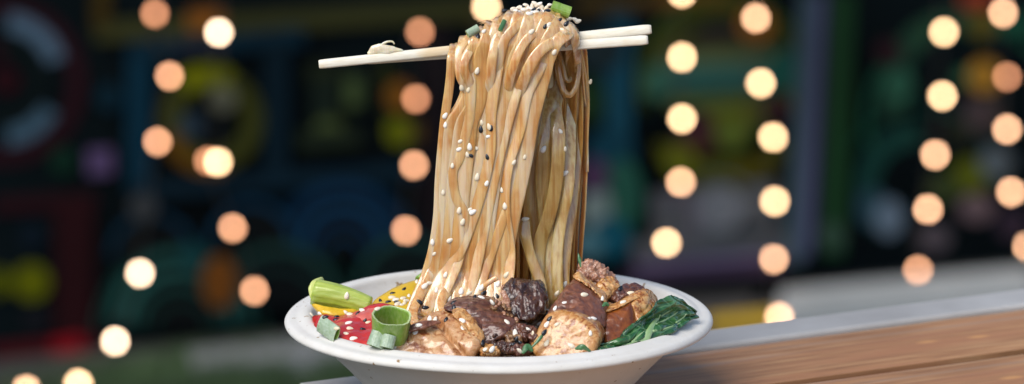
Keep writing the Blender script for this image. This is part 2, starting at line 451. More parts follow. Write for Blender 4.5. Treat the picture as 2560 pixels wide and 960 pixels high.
cross([(1248, 80, -.0110), (1240, 180, -.0170), (1225, 290, -.0176), (1222, 380, -.0178), (1195, 500, -.0182), (1150, 620, -.0185), (1105, 700, -.021), (1060, 790, -.027)], 30)
emerge([(1300, 440, -.0150), (1262, 540, -.0178), (1222, 650, -.0184), (1198, 730, -.021), (1170, 790, -.026)], 25)
# arches sweeping over the crown of the heap
arch([(1255, 120, -.0150), (1282, 75, -.0135), (1318, 47, -.0095), (1362, 42, -.0070), (1405, 58, -.0080), (1432, 84, -.0085), (1440, 112, -.0060)], 24)
arch([(1230, 150, -.0165), (1240, 100, -.0135), (1262, 62, -.0090), (1296, 38, -.0045), (1330, 30, .0005)], 24)
arch([(1285, 160, -.0170), (1312, 105, -.0150), (1350, 76, -.0118), (1392, 76, -.0105), (1418, 96, -.0095)], 24)
arch([(1322, 170, -.0175), (1352, 126, -.0158), (1385, 104, -.0135), (1408, 92, -.0105), (1432, 74, -.0035), (1446, 84, .006), (1452, 130, .0110), (1458, 230, .0125)], 27)
arch([(1160, 170, -.0160), (1178, 120, -.0130), (1212, 82, -.0095), (1248, 56, -.0050), (1275, 42, .001)], 22)
arch([(1150, 190, -.0150), (1148, 130, -.0125), (1168, 98, -.0085), (1205, 78, -.0030), (1225, 72, .003)], 22)
# back curtain seen to the right of the front one
bx = [(1462, 1466, 1464, 1460, 1452, 1446), (1444, 1448, 1446, 1436, 1428, 1424), (1424, 1428, 1420, 1412, 1404, 1398), (1402, 1404, 1392, 1380, 1376, 1374), (1386, 1378, 1366, 1352, 1352, 1356), (1366, 1356, 1340, 1330, 1330, 1336), (1350, 1340, 1318, 1306, 1306, 1316)]
for i, xs in enumerate(bx):
    xr = 1448 - i * 14
    d = .013 + (0 if i % 2 else .003) + (.004 if i > 3 else 0)
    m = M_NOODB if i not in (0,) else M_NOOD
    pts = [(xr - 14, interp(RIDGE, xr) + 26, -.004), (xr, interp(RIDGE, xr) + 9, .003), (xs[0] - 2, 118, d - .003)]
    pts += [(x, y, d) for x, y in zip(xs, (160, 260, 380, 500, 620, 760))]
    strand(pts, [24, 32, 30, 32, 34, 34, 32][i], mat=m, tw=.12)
# pale broad strands hanging free between front and back
strand([(1392, 120, .012), (1386, 200, .012), (1376, 275, .006), (1362, 345, .001), (1358, 440, .000), (1364, 540, .001), (1372, 640, .000), (1385, 760, -.006)], 36, mat=M_NOODP, tw=.15)
strand([(1412, 120, .012), (1402, 200, .012), (1388, 265, .007), (1396, 340, .000), (1392, 440, -.002), (1375, 530, -.002), (1350, 610, -.001), (1345, 700, -.004), (1350, 770, -.01)], 34, mat=M_NOODP, tw=.1)
strand([(1385, 130, .012), (1368, 220, .011), (1350, 300, .008), (1338, 400, .006), (1336, 500, .005), (1345, 600, .004), (1352, 700, .002), (1360, 770, 0)], 34, mat=M_NOODP, tw=.1)
strand([(1430, 140, .013), (1430, 240, .0135), (1426, 320, .010), (1424, 400, .004), (1418, 480, .001), (1402, 560, .000), (1392, 640, -.002), (1396, 770, -.006)], 30, mat=M_NOODP, tw=.2)
strand([(1446, 180, .013), (1444, 330, .0135), (1438, 430, .010), (1430, 520, .006), (1418, 600, .003), (1410, 680, .000), (1412, 770, -.004)], 28, mat=M_NOODB, tw=.2)
strand([(1311, 548, -.004), (1314, 590, -.006), (1330, 650, -.007), (1350, 705, -.009), (1362, 770, -.013)], 27, mat=M_NOODP, tw=.1)
# a strand looped up inside the curtain
strand([(1392, 128, .009), (1396, 180, .005), (1408, 225, .003), (1424, 238, .003), (1440, 215, .005), (1446, 170, .008), (1444, 128, .011)], 16, thk=.0022, mat=M_NOODB, tw=.1)
strand([(1405, 128, .012), (1408, 165, .010), (1416, 200, .008), (1428, 196, .009), (1432, 160, .011), (1432, 128, .013)], 12, thk=.002, mat=M_NOODB, tw=.1)
# left foot: strands spreading over the food
for i in (1, 5):
    x0 = 1070 + i * 17
    strand([(x0 + 50, 330, -.005), (x0 + 30, 480, -.0090), (x0 + 12, 590, -.0105), (x0 + 3, 645, -.0115), (x0 - 16 - 2 * i % 5, 700, -.0146), (1030 + i * 15, 750, -.0212), (1012 + i * 20, 785, -.0290), (1018 + i * 24, 822, -.0400)], 24, tw=.15)
strand([(1204, 722, -.0275), (1222, 706, -.0285), (1243, 694, -.0285)], 13, thk=.0018, tw=.1, taper=False)
# tangled strands lying in the bowl
rn = random.Random(4)
for i in range(26):
    a0 = rn.uniform(0, 6.28); r0 = rn.uniform(.02, .062)
    P = []
    for k in range(6):
        a = a0 + k * rn.uniform(.25, .5); r = max(.01, min(.066, r0 + rn.uniform(-.01, .01)))
        x, y = r * math.cos(a), r * math.sin(a)
        P.append(Vector((x, y, bedz(x, y) + rn.uniform(.0005, .004))))
    V, F = sweep(catmull(P, 7), lambda t: .0055, lambda t: .0018, face=Vector((0, 0, 1)), K=10)
    mesh('noodle_strand', V, F, M_NOODB, bund, host='noodles')

# ------------------------------------------------------------------ chopsticks
def chopstick(p0, p1, w0, w1, label):
    a, b = at(*p0), at(*p1)
    ax = (b - a)
    path = [a + ax * t for t in (0, .004, .02, .25, .5, .75, .975, .992, 1)]
    cap = {0: .82, 1: .95, 7: .93, 8: .80}
    n = len(path)
    def wd(t):
        i = round(t * (n - 1)); tt = (0, .004, .02, .25, .5, .75, .975, .992, 1)[i]
        return (w0 + (w1 - w0) * tt) * PX * cap.get(i, 1)
    V, F = sweep(path, wd, wd, twist=lambda t: .16, K=16, sq=4.2)
    # sweep the mesh in a local frame whose x runs along the stick
    q = ax.to_track_quat('X', 'Z'); M = Matrix.Translation(a) @ q.to_matrix().to_4x4()
    MI = M.inverted()
    m = bpy.data.meshes.new('chopstick'); m.from_pydata([MI @ v for v in V], [], F); m.materials.append(M_CHOP)
    m.polygons.foreach_set('use_smooth', [len(f) == 4 for f in F]); m.update()
    o = bpy.data.objects.new('chopstick', m); COL.objects.link(o); o.matrix_world = M
    HITS.append((V, F, 'chopsticks'))
    return tag(o, label, 'chopstick', 'chopsticks lifting the noodles')
chopstick((797, 161, -.0045), (1628, 73, .0045), 23, 26, 'pale wooden chopstick reaching farthest left, its right end uppermost and behind')
chopstick((918, 150, .0030), (1620, 99.5, -.0035), 22, 25, 'pale wooden chopstick in front at the right end, the lower one of the pair there')
sl = empty('noodle_scrap', at(960, 122, -.003), 'small pale curl of noodle stuck on top of the left part of the chopsticks', 'noodle')
SCRAP = 1
# ------------------------------------------------------------------ lumps (meat, vegetables)
def lump(name, outline, D, mat, parent=None, p=3.5, amp=.0007, freq=220, host='food', N=84, L=26, shift=(0, 0), func=None, seed=0, lob=0, shr=1.0, st=(1, 1, 1)):
    """outline: (px, py, Y) corners of the silhouette; D: vector from the front face to the back face"""
    P = [at(*q) for q in outline]
    for _ in range(2):                                   # soften the corners (Chaikin)
        Q = []
        for a, b in zip(P, P[1:] + P[:1]): Q += [a * .86 + b * .14, a * .14 + b * .86]
        P = Q
    # resample evenly
    Ls = [(b - a).length for a, b in zip(P, P[1:] + P[:1])]; T = sum(Ls); O = []; i = 0; acc = 0
    for k in range(N):
        s = T * k / N
        while acc + Ls[i] < s: acc += Ls[i]; i += 1
        O.append(P[i].lerp(P[(i + 1) % len(P)], (s - acc) / max(Ls[i], 1e-9)))
    c = sum(O, Vector()) / N; D = Vector(D); V = []
    for j in range(1, L):
        th = math.pi * j / L
        s = abs(math.sin(th)) ** (2 / p); ct = math.cos(th); t = .5 - .5 * math.copysign(abs(ct) ** (2 / p), ct)
        for q in O: V.append(c + (q - c) * s * (1 + (shr - 1) * t) + D * t)
    F = []
    for j in range(L - 2):
        for k in range(N):
            a = j * N + k; b = j * N + (k + 1) % N; F.append((a, b, b + N, a + N))
    V.append(c.copy()); V.append(c + D)
    nv = len(V)
    for k in range(N):
        F.append((nv - 2, (k + 1) % N, k)); F.append((nv - 1, (L - 2) * N + k, (L - 2) * N + (k + 1) % N))
    tmp = fixn(mesh(name, V, F, mat, None))
    ext = max(max(v[k] for v in V) - min(v[k] for v in V) for k in range(3))
    if N > 30:
        md = tmp.modifiers.new('r', 'REMESH'); md.mode = 'VOXEL'; md.voxel_size = max(.00032, ext / 75)
        md2 = tmp.modifiers.new('s', 'SMOOTH'); md2.iterations = 2; md2.factor = .5
    dg = bpy.context.evaluated_depsgraph_get(); me = bpy.data.meshes.new_from_object(tmp.evaluated_get(dg))
    org = Vector(tmp.location); bpy.data.objects.remove(tmp)
    out = []; so = Vector((seed * 1.7, seed * .9, 0))
    for v_ in me.vertices:
        q = v_.co + org; w = Vector((q.x * st[0], q.y * st[1], q.z * st[2])) * freq + so
        h = amp * noise.fractal(w, 1.0, 2.1, 5)
        if lob: h += lob * (abs(noise.noise(w * .45)) - .25)
        if func: h += func(q)
        out.append(q + v_.normal * h)
    F = [tuple(p_.vertices) for p_ in me.polygons]
    bpy.data.meshes.remove(me)
    return mesh(name, out, F, mat, parent, host=host)

lump('noodle_flake', [(916, 137, -.0045), (928, 116, -.0040), (946, 109, -.0040), (968, 113, -.0040), (996, 121, -.0040), (1012, 128, -.0042), (980, 136, -.0045), (940, 140, -.0045)], (0, .0022, 0), M_SCR, sl, p=3, amp=.0003, freq=300, N=60, L=18, host='chopsticks')
V, F = sweep(catmull([at(*p) for p in [(950, 116, -.0035), (960, 108, -.0032), (970, 104, -.0030), (981, 104, -.0030), (986, 110, -.0030)]], 8), lambda t: .0011 * (1.1 - .5 * t), lambda t: .0009, K=10)
mesh('noodle_curl', V, F, M_SCR, sl, host='chopsticks')
def thing(name, px, label, cat, group=None): return empty(name, at(*px), label, cat, group)
PG = 'braised pork belly pieces in the bowl'
# front left piece: pink fat slab cracked across, dark meat behind
t = thing('pork_piece', (1120, 885, -.055), 'pale fatty cracked pork piece at the front left, dark lean meat on its right', 'pork belly', PG)
def crack(v_):
    a, b = at(1092, 812, -.06), at(1172, 890, -.06)
    d = (b - a); s = max(0, min(1, (v_ - a).dot(d) / d.length_squared)); q = a + d * s
    dd = math.hypot(v_.x - q.x, v_.z - q.z)
    return -.0030 * math.exp(-(dd / .0011) ** 2) * (1 if s > 0 else 0)
lump('fat', [(948, 892, -.064), (990, 848, -.062), (1030, 812, -.056), (1068, 788, -.048), (1110, 776, -.046), (1145, 788, -.050), (1172, 815, -.058), (1200, 850, -.066), (1204, 872, -.068), (1182, 905, -.070), (1080, 920, -.070)],
     (.001, .020, -.004), M_FATP, t, p=5, amp=.0006, func=crack, freq=200, N=130, L=44, host='pork')
lump('lean_meat', [(1098, 772, -.045), (1130, 750, -.043), (1185, 742, -.042), (1225, 752, -.042), (1262, 780, -.045), (1290, 812, -.052), (1270, 838, -.060), (1205, 878, -.062), (1196, 842, -.061), (1170, 806, -.056), (1142, 782, -.050)],
     (.002, .018, -.003), M_LEAN, t, p=5, st=(.5, 1, 1), amp=.0009, freq=260, N=120, L=40, seed=3, host='pork')
lump('fat', [(1120, 778, -.050), (1150, 776, -.050), (1178, 800, -.056), (1208, 846, -.063), (1206, 868, -.066), (1178, 850, -.065), (1150, 815, -.060)],
     (.001, .008, 0), M_FAT, t, p=2.6, amp=.0009, host='pork')
lump('lean_streak', [(1002, 826, -.0615), (1034, 808, -.0595), (1082, 798, -.0570), (1104, 806, -.0575), (1066, 820, -.0605), (1030, 830, -.0625)], (.001, .004, -.001), M_LEANR, t, p=2.4, amp=.0006, host='pork')
# dark charred piece, middle
t = thing('pork_piece', (1310, 790, -.035), 'nearly black charred pork piece at the foot of the noodles in the middle', 'pork belly', PG)
lump('lean_meat', [(1252, 724, -.030), (1272, 694, -.028), (1308, 702, -.027), (1346, 704, -.028), (1366, 744, -.032), (1352, 782, -.038), (1322, 806, -.042), (1284, 800, -.042), (1268, 762, -.036)],
     (.002, .016, -.004), M_DARK, t, p=8, amp=.0015, freq=300, N=120, L=40, seed=8, lob=.0010, st=(1, .6, .3), host='pork')
lump('fat', [(1252, 730, -.031), (1262, 716, -.029), (1272, 735, -.031), (1278, 770, -.038), (1268, 790, -.041), (1254, 760, -.037)],
     (0, .006, 0), M_NUB, t, p=2.2, amp=.0009, freq=300, host='pork')
# right centre: long piece with red-brown lean band and pale front fat
t = thing('pork_piece', (1420, 880, -.055), 'large pork piece with red brown lean band and pale rounded front end', 'pork belly', PG)
lump('lean_meat', [(1352, 800, -.055), (1378, 758, -.050), (1408, 712, -.042), (1430, 696, -.038), (1470, 708, -.038), (1502, 742, -.042), (1512, 775, -.047), (1506, 822, -.056), (1470, 812, -.060), (1420, 780, -.060)],
     (.004, .018, -.004), M_LEANR, t, p=3.2, amp=.0006, freq=240, N=120, L=40, seed=5, host='pork')
lump('fat', [(1322, 868, -.062), (1340, 822, -.058), (1364, 786, -.056), (1402, 774, -.057), (1450, 786, -.061), (1488, 812, -.064), (1502, 838, -.066), (1492, 876, -.069), (1470, 905, -.070), (1340, 905, -.068)],
     (.003, .020, -.003), M_FAT, t, p=6, amp=.0004, freq=150, N=120, L=40, seed=6, host='pork')
lump('fat', [(1428, 694, -.036), (1444, 682, -.034), (1478, 706, -.035), (1512, 740, -.040), (1514, 764, -.044), (1498, 742, -.042), (1466, 712, -.040)],
     (.001, .008, -.001), M_FAT, t, p=2.4, amp=.0008, host='pork')
# crumbly piece behind it
t = thing('pork_piece', (1480, 740, -.02), 'knobbly crumbly pork piece, highest of all, leaning on the right foot of the noodles', 'pork belly', PG)
lump('lean_meat', [(1436, 690, -.026), (1446, 655, -.024), (1466, 642, -.022), (1500, 658, -.022), (1528, 680, -.024), (1534, 705, -.026), (1505, 722, -.030), (1470, 715, -.030)],
     (.002, .016, -.006), M_NUB, t, p=2.4, amp=.0020, freq=420, N=120, L=40, seed=11, lob=.0012, host='pork')
lump('fat', [(1484, 706, -.028), (1508, 690, -.028), (1536, 694, -.027), (1548, 716, -.029), (1538, 740, -.033), (1514, 756, -.037), (1494, 738, -.034)],
     (.001, .012, -.003), M_FAT, t, p=2.4, amp=.0012, freq=260, seed=12, host='pork')
# cube at the right
t = thing('pork_piece', (1560, 850, -.04), 'square cut pork cube with glossy orange brown rind, rightmost beside the green leaf', 'pork belly', PG)
lump('rind', [(1498, 800, -.046), (1512, 782, -.044), (1560, 758, -.040), (1580, 752, -.040), (1590, 800, -.044), (1598, 836, -.050), (1560, 872, -.056), (1508, 880, -.058)],
     (.003, .016, -.002), M_SKIN, t, p=5, amp=.0004, freq=120, N=110, L=36, host='pork')
lump('fat', [(1572, 752, -.0405), (1600, 738, -.036), (1622, 728, -.032), (1636, 752, -.032), (1644, 780, -.035), (1620, 815, -.042), (1594, 838, -.049), (1584, 800, -.044)],
     (.002, .014, -.002), M_FAT, t, p=4, amp=.0007, freq=220, N=100, L=34, seed=14, host='pork')
lump('fat', [(1508, 782, -.045), (1520, 768, -.042), (1560, 744, -.037), (1600, 722, -.031), (1622, 724, -.031), (1612, 740, -.035), (1575, 756, -.041), (1530, 780, -.045)],
     (.001, .010, -.002), M_FAT, t, p=3, amp=.0007, freq=220, N=90, L=30, seed=15, host='pork')
lump('lean_meat', [(1520, 752, -.036), (1536, 724, -.030), (1560, 710, -.026), (1592, 712, -.025), (1612, 724, -.028), (1580, 738, -.033), (1545, 760, -.038)],
     (.001, .012, -.003), M_LEAN, t, p=2.6, amp=.0013, freq=320, N=90, L=30, seed=16, host='pork')
# small bits down in the gap
G2 = 'small dark pork scraps in the gap at the front of the bowl'
for i, (x, y, w, h, m, Y) in enumerate([(1306, 840, 34, 26, M_LEAN, -.058), (1258, 872, 34, 16, M_DARK, -.066), (1282, 852, 24, 18, M_CRUMB, -.062), (1225, 880, 26, 14, M_FAT, -.068),
                                      (1298, 878, 30, 16, M_LEAN, -.068), (1240, 842, 24, 14, M_DARK, -.058), (1334, 852, 16, 24, M_LEAN, -.060)]):
    lab = ['dark lean pork scrap between the two front fatty pieces', 'flat charred pork scrap against the front inner rim', 'crumbly tan scrap in the middle of the front gap', 'pale fat scrap by the front rim right of the cracked pork',
           'dark scrap on the rim beside the herb leaf', 'blackened scrap deep in the front gap', 'narrow dark scrap against the pale end of the large pork piece'][i]
    o = lump('pork_scrap', [(x + w * math.cos(a) * (1 + .2 * math.sin(3 * a + i)), y - h * math.sin(a), Y) for a in [k * math.pi / 4 for k in range(8)]], (0, .012, -.002), m, p=2.4, amp=.0018, freq=420, N=64, L=22, seed=20 + i, host='scraps')
    tag(o, lab, 'pork scrap', G2)
rn = random.Random(12)
cr = empty('crumb_cluster', at(1268, 775, -.04), 'loose tan meat crumbs between the dark middle pork and the front left piece', 'crumbs')
for i in range(22):
    x = 1232 + rn.uniform(0, 60); y = 758 + (x - 1232) * .75 + rn.uniform(-16, 22); r = rn.uniform(5, 9)
    lump('crumb', [(x + r * math.cos(a), y - r * math.sin(a) * rn.uniform(.7, 1.1), -.046) for a in [k * math.pi / 3 for k in range(6)]], (0, .004, 0), M_CRUMB if i % 3 else M_NUB, cr, p=2, amp=.0006, freq=500, N=20, L=10, seed=i, host='scraps')

# vegetables
t = thing('green_stalk', (840, 770, 0), 'pale green vegetable stalk with a cut end, leaning on the left rim', 'stalk')
def rod(name, p0, p1, r0, r1, mat, parent, rib=.0006, sqz=.8, K=40, n=24, bend=0):
    a, b = at(*p0), at(*p1); T = (b - a).normalized(); U = T.cross(Vector((0, 0, 1))).normalized(); N = U.cross(T)
    V = []; F = []
    for i in range(n):
        t_ = i / (n - 1); rr = (r0 + (r1 - r0) * t_) * PX * (.90 if i == 0 else 1)
        c_ = a.lerp(b, t_) + N * bend * math.sin(math.pi * t_)
        for k in range(K):
            an = 2 * math.pi * k / K; q = rr * (1 + .04 * math.sin(an * 3)) + rib * .35 * math.cos(an * 11)
            V.append(c_ + U * q * math.cos(an) * sqz + N * q * math.sin(an))
    for i in range(n - 1):
        for k in range(K):
            a_ = i * K + k; b_ = i * K + (k + 1) % K; F.append((a_, b_, b_ + K, a_ + K))
    F.append(tuple(range(K))); F.append(tuple(range((n - 1) * K, n * K)))
    o = mesh(name, V, F, mat, parent, host='stalk', mats=[mat, M_STALKE], idx=[0] * (len(F) - 2) + [1, 1]); fixn(o)
    for f in (-1, -2): o.data.polygons[f].use_smooth = False
    return o
rod('stalk_body', (784, 730, -.006), (925, 768, -.010), 34, 26, M_STALK, t, bend=.001)
o = lump('cut_end', [(764, 722, -.0075), (774, 704, -.006), (792, 699, -.005), (798, 722, -.006), (790, 752, -.008), (772, 754, -.009)], (.003, .009, 0), M_STALKE, t, p=3, amp=.0002, host='stalk')
o = lump('yellow_pepper', [(915, 765, -.004), (932, 738, .002), (975, 712, .008), (1020, 694, .012), (1060, 682, .016), (1085, 700, .014), (1075, 745, .002), (1030, 772, -.010), (975, 778, -.014), (925, 780, -.012)],
         (.002, .006, -.008), M_YEL, p=3, amp=.0003, freq=120, host='yellow pepper')
tag(o, 'large shiny yellow pepper slice behind the red one', 'pepper')
o = lump('yellow_pepper', [(772, 750, -.012), (790, 760, -.012), (850, 768, -.014), (905, 770, -.014), (870, 785, -.018), (830, 790, -.020), (795, 778, -.018)],
         (.002, .006, -.006), M_YEL, p=3, amp=.0003, host='yellow pepper')
tag(o, 'thin yellow pepper edge showing under the green stalk', 'pepper')
o = lump('green_pepper', [(1030, 690, .020), (1052, 674, .022), (1078, 672, .024), (1082, 690, .020), (1050, 694, .018)], (.002, .006, -.006), M_OUT, p=3, amp=.0003, host='yellow pepper')
tag(o, 'sliver of green pepper behind the yellow slice at the noodles', 'pepper')
t = thing('red_pepper', (880, 850, -.04), 'bright red pepper slice sprinkled with many sesame seeds, inside the left rim', 'pepper')
lump('flesh', [(771, 779, -.018), (800, 781, -.020), (850, 780, -.022), (900, 762, -.020), (945, 748, -.020), (985, 746, -.020), (1003, 765, -.026), (990, 800, -.036), (960, 850, -.054), (925, 872, -.060), (870, 866, -.056), (815, 838, -.046), (783, 812, -.032)],
     (.003, .006, -.008), M_RED, t, p=3.4, amp=.0012, freq=90, N=120, L=36, host='red pepper')
lump('pale_edge', [(885, 776, -.0245), (910, 765, -.0235), (950, 757, -.0235), (968, 766, -.026), (950, 785, -.032), (905, 800, -.036), (880, 790, -.031)], (.002, .004, -.004), M_REDP, t, p=2.4, amp=.0004, host='red pepper')
# spring onion
OG = 'spring onion pieces'
def onion(p0, p1, rpx, label, matO=M_OUT, sqz=1.0, arc=(0, 360), th=.0007, flare=0, wav=.0):
    a, b = at(*p0), at(*p1); T = (b - a).normalized(); U = T.cross(Vector((0, 1, .1))).normalized(); N = U.cross(T).normalized()
    root = empty('spring_onion', (a + b) / 2, label, 'spring onion', OG)
    n = 10; K = 48; full = arc == (0, 360)
    KK = K if full else K + 1
    def shell(r_of, nm, mat):
        V = []; F = []
        for i in range(n):
            t_ = i / (n - 1)
            for k in range(KK):
                an = R(arc[0] + (arc[1] - arc[0]) * k / K)
                rr = r_of * (1 + flare * t_) * (1 + wav * math.sin(an * 5 + t_)) + .00012 * math.cos(an * 17)
                V.append(a.lerp(b, t_) + T * (wav * .004 * math.sin(3 * an)) * (1 if i in (0, n - 1) else .5) + U * rr * math.cos(an) + N * rr * math.sin(an) * sqz)
        return V
    ro, ri = rpx * PX, rpx * PX - th
    Vo, Vi = shell(ro, 0, 0), shell(ri, 0, 0)
    def grid(V):
        return [(i * KK + k, i * KK + (k + 1) % KK, (i + 1) * KK + (k + 1) % KK, (i + 1) * KK + k) for i in range(n - 1) for k in range(KK if full else K)]
    fixn(mesh('outer_skin', Vo, grid(Vo), matO, root, host='spring onion'))
    # inner wall plus cut rims
    V = Vi + Vo; F = grid(Vi); off = len(Vi); nin = len(F)
    for i in (0, n - 1):
        for k in range(KK if full else K):
            k2 = (k + 1) % KK; F.append((i * KK + k, i * KK + k2, off + i * KK + k2, off + i * KK + k))
    if not full:
        for k in (0, K):
            for i in range(n - 1): F.append((i * KK + k, (i + 1) * KK + k, off + (i + 1) * KK + k, off + i * KK + k))
    fixn(mesh('inner_wall', V, F, None, root, host='spring onion', mats=[M_OUT, M_IN], idx=[0] * nin + [1] * (len(F) - nin)))
    return root
onion((975, 843, -.0590), (980, 789, -.0635), 43, 'wide bright green spring onion ring beside the red pepper slice', sqz=.85, wav=.035, flare=.10)
onion((938, 868, -.066), (952, 832, -.064), 22, 'grey green spring onion piece in front of the wide ring, left one of two', M_SAGE, sqz=.8)
onion((966, 870, -.068), (974, 838, -.066), 17, 'grey green spring onion piece in front of the wide ring, right one of two', M_SAGE, sqz=.8)
onion((842, 838, -.050), (800, 808, -.042), 22, 'flat grey green spring onion strip at the left inner rim on the red pepper', M_SAGE, sqz=.35)
onion((1379, 16, -.001), (1425, 32, -.001), 15, 'green spring onion tube on the very top of the noodle heap', M_OUT, sqz=.9)
onion((1168, 86, -.012), (1196, 70, -.010), 10, 'small green spring onion bit on the left shoulder of the noodles', M_SAGE, sqz=.6)
onion((1250, 77, -.016), (1262, 51, -.012), 5.5, 'thin dark green onion sliver on the upper front of the noodles', M_HERB, sqz=.6, th=.0004)
for pts, w, lab in (([(1452, 668, -.032), (1449, 650, -.031), (1446, 634, -.030)], 8, 'thin upright green herb blade beside the crumbly pork'),
                    ([(1326, 872, -.068), (1350, 846, -.066), (1366, 826, -.064)], 8, 'dark herb stem along the left side of the pale pork end'),
                    ([(1438, 872, -.072), (1456, 868, -.073), (1476, 878, -.072)], 14, 'small green herb leaf on the front rim under the pale pork end'),
                    ([(1306, 884, -.072), (1318, 868, -.070), (1332, 878, -.070)], 16, 'small curly herb leaf at the rim in the middle front'),
                    ([(1506, 766, -.045), (1514, 760, -.044), (1522, 764, -.044)], 10, 'tiny herb leaf between the lean band and the cube')):
    V, F = sweep(catmull([at(*p) for p in pts], 8), lambda t: w * PX * (.4 + math.sin(math.pi * min(.97, max(.03, t)))) * .8, lambda t: .0006, twist=lambda t: .5 * math.sin(6 * t), K=8)
    tag(mesh('herb_leaf', V, F, M_HERB, host='herb'), lab, 'herb', 'green herb bits')
# leaf of greens
t = thing('leafy_green', (1620, 860, -.04), 'dark green wilted glossy leaf lying against the right inner rim', 'leaf')
sp = [(1496, 878, -.062), (1560, 868, -.059), (1610, 838, -.051), (1660, 812, -.041), (1705, 793, -.030), (1746, 790, -.020)]
sp = catmull([at(*p) for p in sp], 12)
V = []; F = []; NW = 56
for i, p in enumerate(sp):
    t_ = i / (len(sp) - 1); Tn = (sp[min(i + 1, len(sp) - 1)] - sp[max(i - 1, 0)]).normalized()
    up = Vector((-.25, .25, 1)).normalized(); side = (up - Tn * up.dot(Tn)).normalized(); N = Tn.cross(side)
    hu = interp([(0, .0015), (.2, .0035), (.42, .0060), (.60, .0092), (.75, .0092), (.88, .0064), (1, .0012)], t_)
    hd = interp([(0, .0015), (.3, .0030), (.7, .0045), (1, .0005)], t_)
    for k in range(NW + 1):
        s = k / NW; q = -hd + (hu + hd) * s
        fold = .0015 * math.sin(s * 8 + t_ * 11) * min(1, 4 * hu / .012) + .0018 * noise.noise(Vector((t_ * 9, s * 5, 1))) + .0005 * noise.noise(Vector((t_ * 30, s * 14, 1)))
        V.append(p + side * q + N * (fold - .002 * math.sin(s * 3)) + Tn * (.002 * noise.noise(Vector((s * 7, t_ * 4, 7)))) + Vector((0, .004 * s, 0)))
for i in range(len(sp) - 1):
    for k in range(NW):
        a = i * (NW + 1) + k; F.append((a, a + 1, a + NW + 2, a + NW + 1))
o = mesh('blade', V, F, M_LEAF, t, host='leaf'); so = o.modifiers.new('solid', 'SOLIDIFY'); so.thickness = .0006
LB = BVHTree.FromPolygons(V, F)
def on_leaf(px, py, lift=.0009):
    r = ray(px, py).normalized(); h = LB.ray_cast(CAM, r)
    return (h[0] - r * lift) if h[0] is not None else None
def vein(nm, pts, w, th, mat):
    P = [q for q in (on_leaf(x, y) for x, y in pts) if q is not None]
    if len(P) < 3: return
    V, F = sweep(catmull(P, 6), lambda t_: w * (1.1 - .8 * t_), lambda t_: th, K=10); mesh(nm, V, F, mat, t, host='leaf')
vein('rib', [(1606, 858), (1614, 846), (1622, 832), (1632, 814), (1642, 798), (1650, 786)], .0040, .0016, M_VEIN)
for k, pts in enumerate(([(1530, 872), (1550, 865), (1572, 860), (1595, 852), (1612, 848)], [(1640, 812), (1660, 802), (1680, 790), (1694, 780)], [(1632, 828), (1656, 824), (1680, 816), (1704, 806)], [(1652, 790), (1668, 780), (1682, 772)], [(1690, 808), (1706, 796), (1716, 784)], [(1580, 856), (1596, 840), (1610, 828)])):
    vein('vein', pts, .0011, .0007, M_VEIN)
# dark underside of the leaf in the gap
o = lump('leaf_scrap', [(1482, 880, -.066), (1500, 864, -.064), (1525, 862, -.062), (1545, 872, -.063), (1530, 888, -.066), (1495, 892, -.068)], (0, .006, -.002), M_LEAF, p=2.4, amp=.001, freq=300, host='leaf')
tag(o, 'crumpled dark green leaf scrap between the pork and the front rim', 'leaf')

# ------------------------------------------------------------------ sesame seeds
VV = []; FF = []; src = []; off = 0
for Vs, Fs, h in HITS:
    VV += Vs; FF += [tuple(i + off for i in f) for f in Fs]; src += [h] * len(Fs); off += len(Vs)
BVH = BVHTree.FromPolygons(VV, FF)
def seed_mesh(name, mat, L=.0031, Wd=.0019, Th=.0012):
    V = []; F = []; n, K = 9, 12
    for i in range(1, n):
        th = math.pi * i / n; z = -math.cos(th)
        r = math.sin(th) * (1 - .28 * z)
        for k in range(K):
            a = 2 * math.pi * k / K; V.append((r * math.cos(a) * Wd / 2, z * L / 2, r * math.sin(a) * Th / 2))
    for i in range(n - 2):
        for k in range(K):
            a = i * K + k; b = i * K + (k + 1) % K; F.append((a, a + K, b + K, b))
    V += [(0, -L / 2, 0), (0, L / 2, 0)]; e = len(V)
    for k in range(K): F.append((e - 2, k, (k + 1) % K)); F.append((e - 1, (n - 2) * K + (k + 1) % K, (n - 2) * K + k))
    m = bpy.data.meshes.new(name); m.from_pydata(V, [], F); m.materials.append(mat)
    m.polygons.foreach_set('use_smooth', [True] * len(F)); m.update(); return m
SWm, SBm = seed_mesh('sesame_seed', M_SW), seed_mesh('sesame_seed_black', M_SB, .0031, .0018, .0012)
HOSTL = {'noodles': 'stuck to the hanging noodles', 'noodle top': 'in the heap on top of the noodles', 'pork': 'resting on a piece of pork', 'red pepper': 'on the red pepper slice', 'yellow pepper': 'on the yellow pepper slice',
         'stalk': 'on the pale green stalk', 'leaf': 'on the dark green leaf', 'bowl': 'on the white bowl', 'bed': 'in the sauce in the bowl', 'scraps': 'among the dark pork scraps', 'chopsticks': 'on the chopsticks', 'spring onion': 'on a spring onion piece', 'herb': 'on a green herb'}
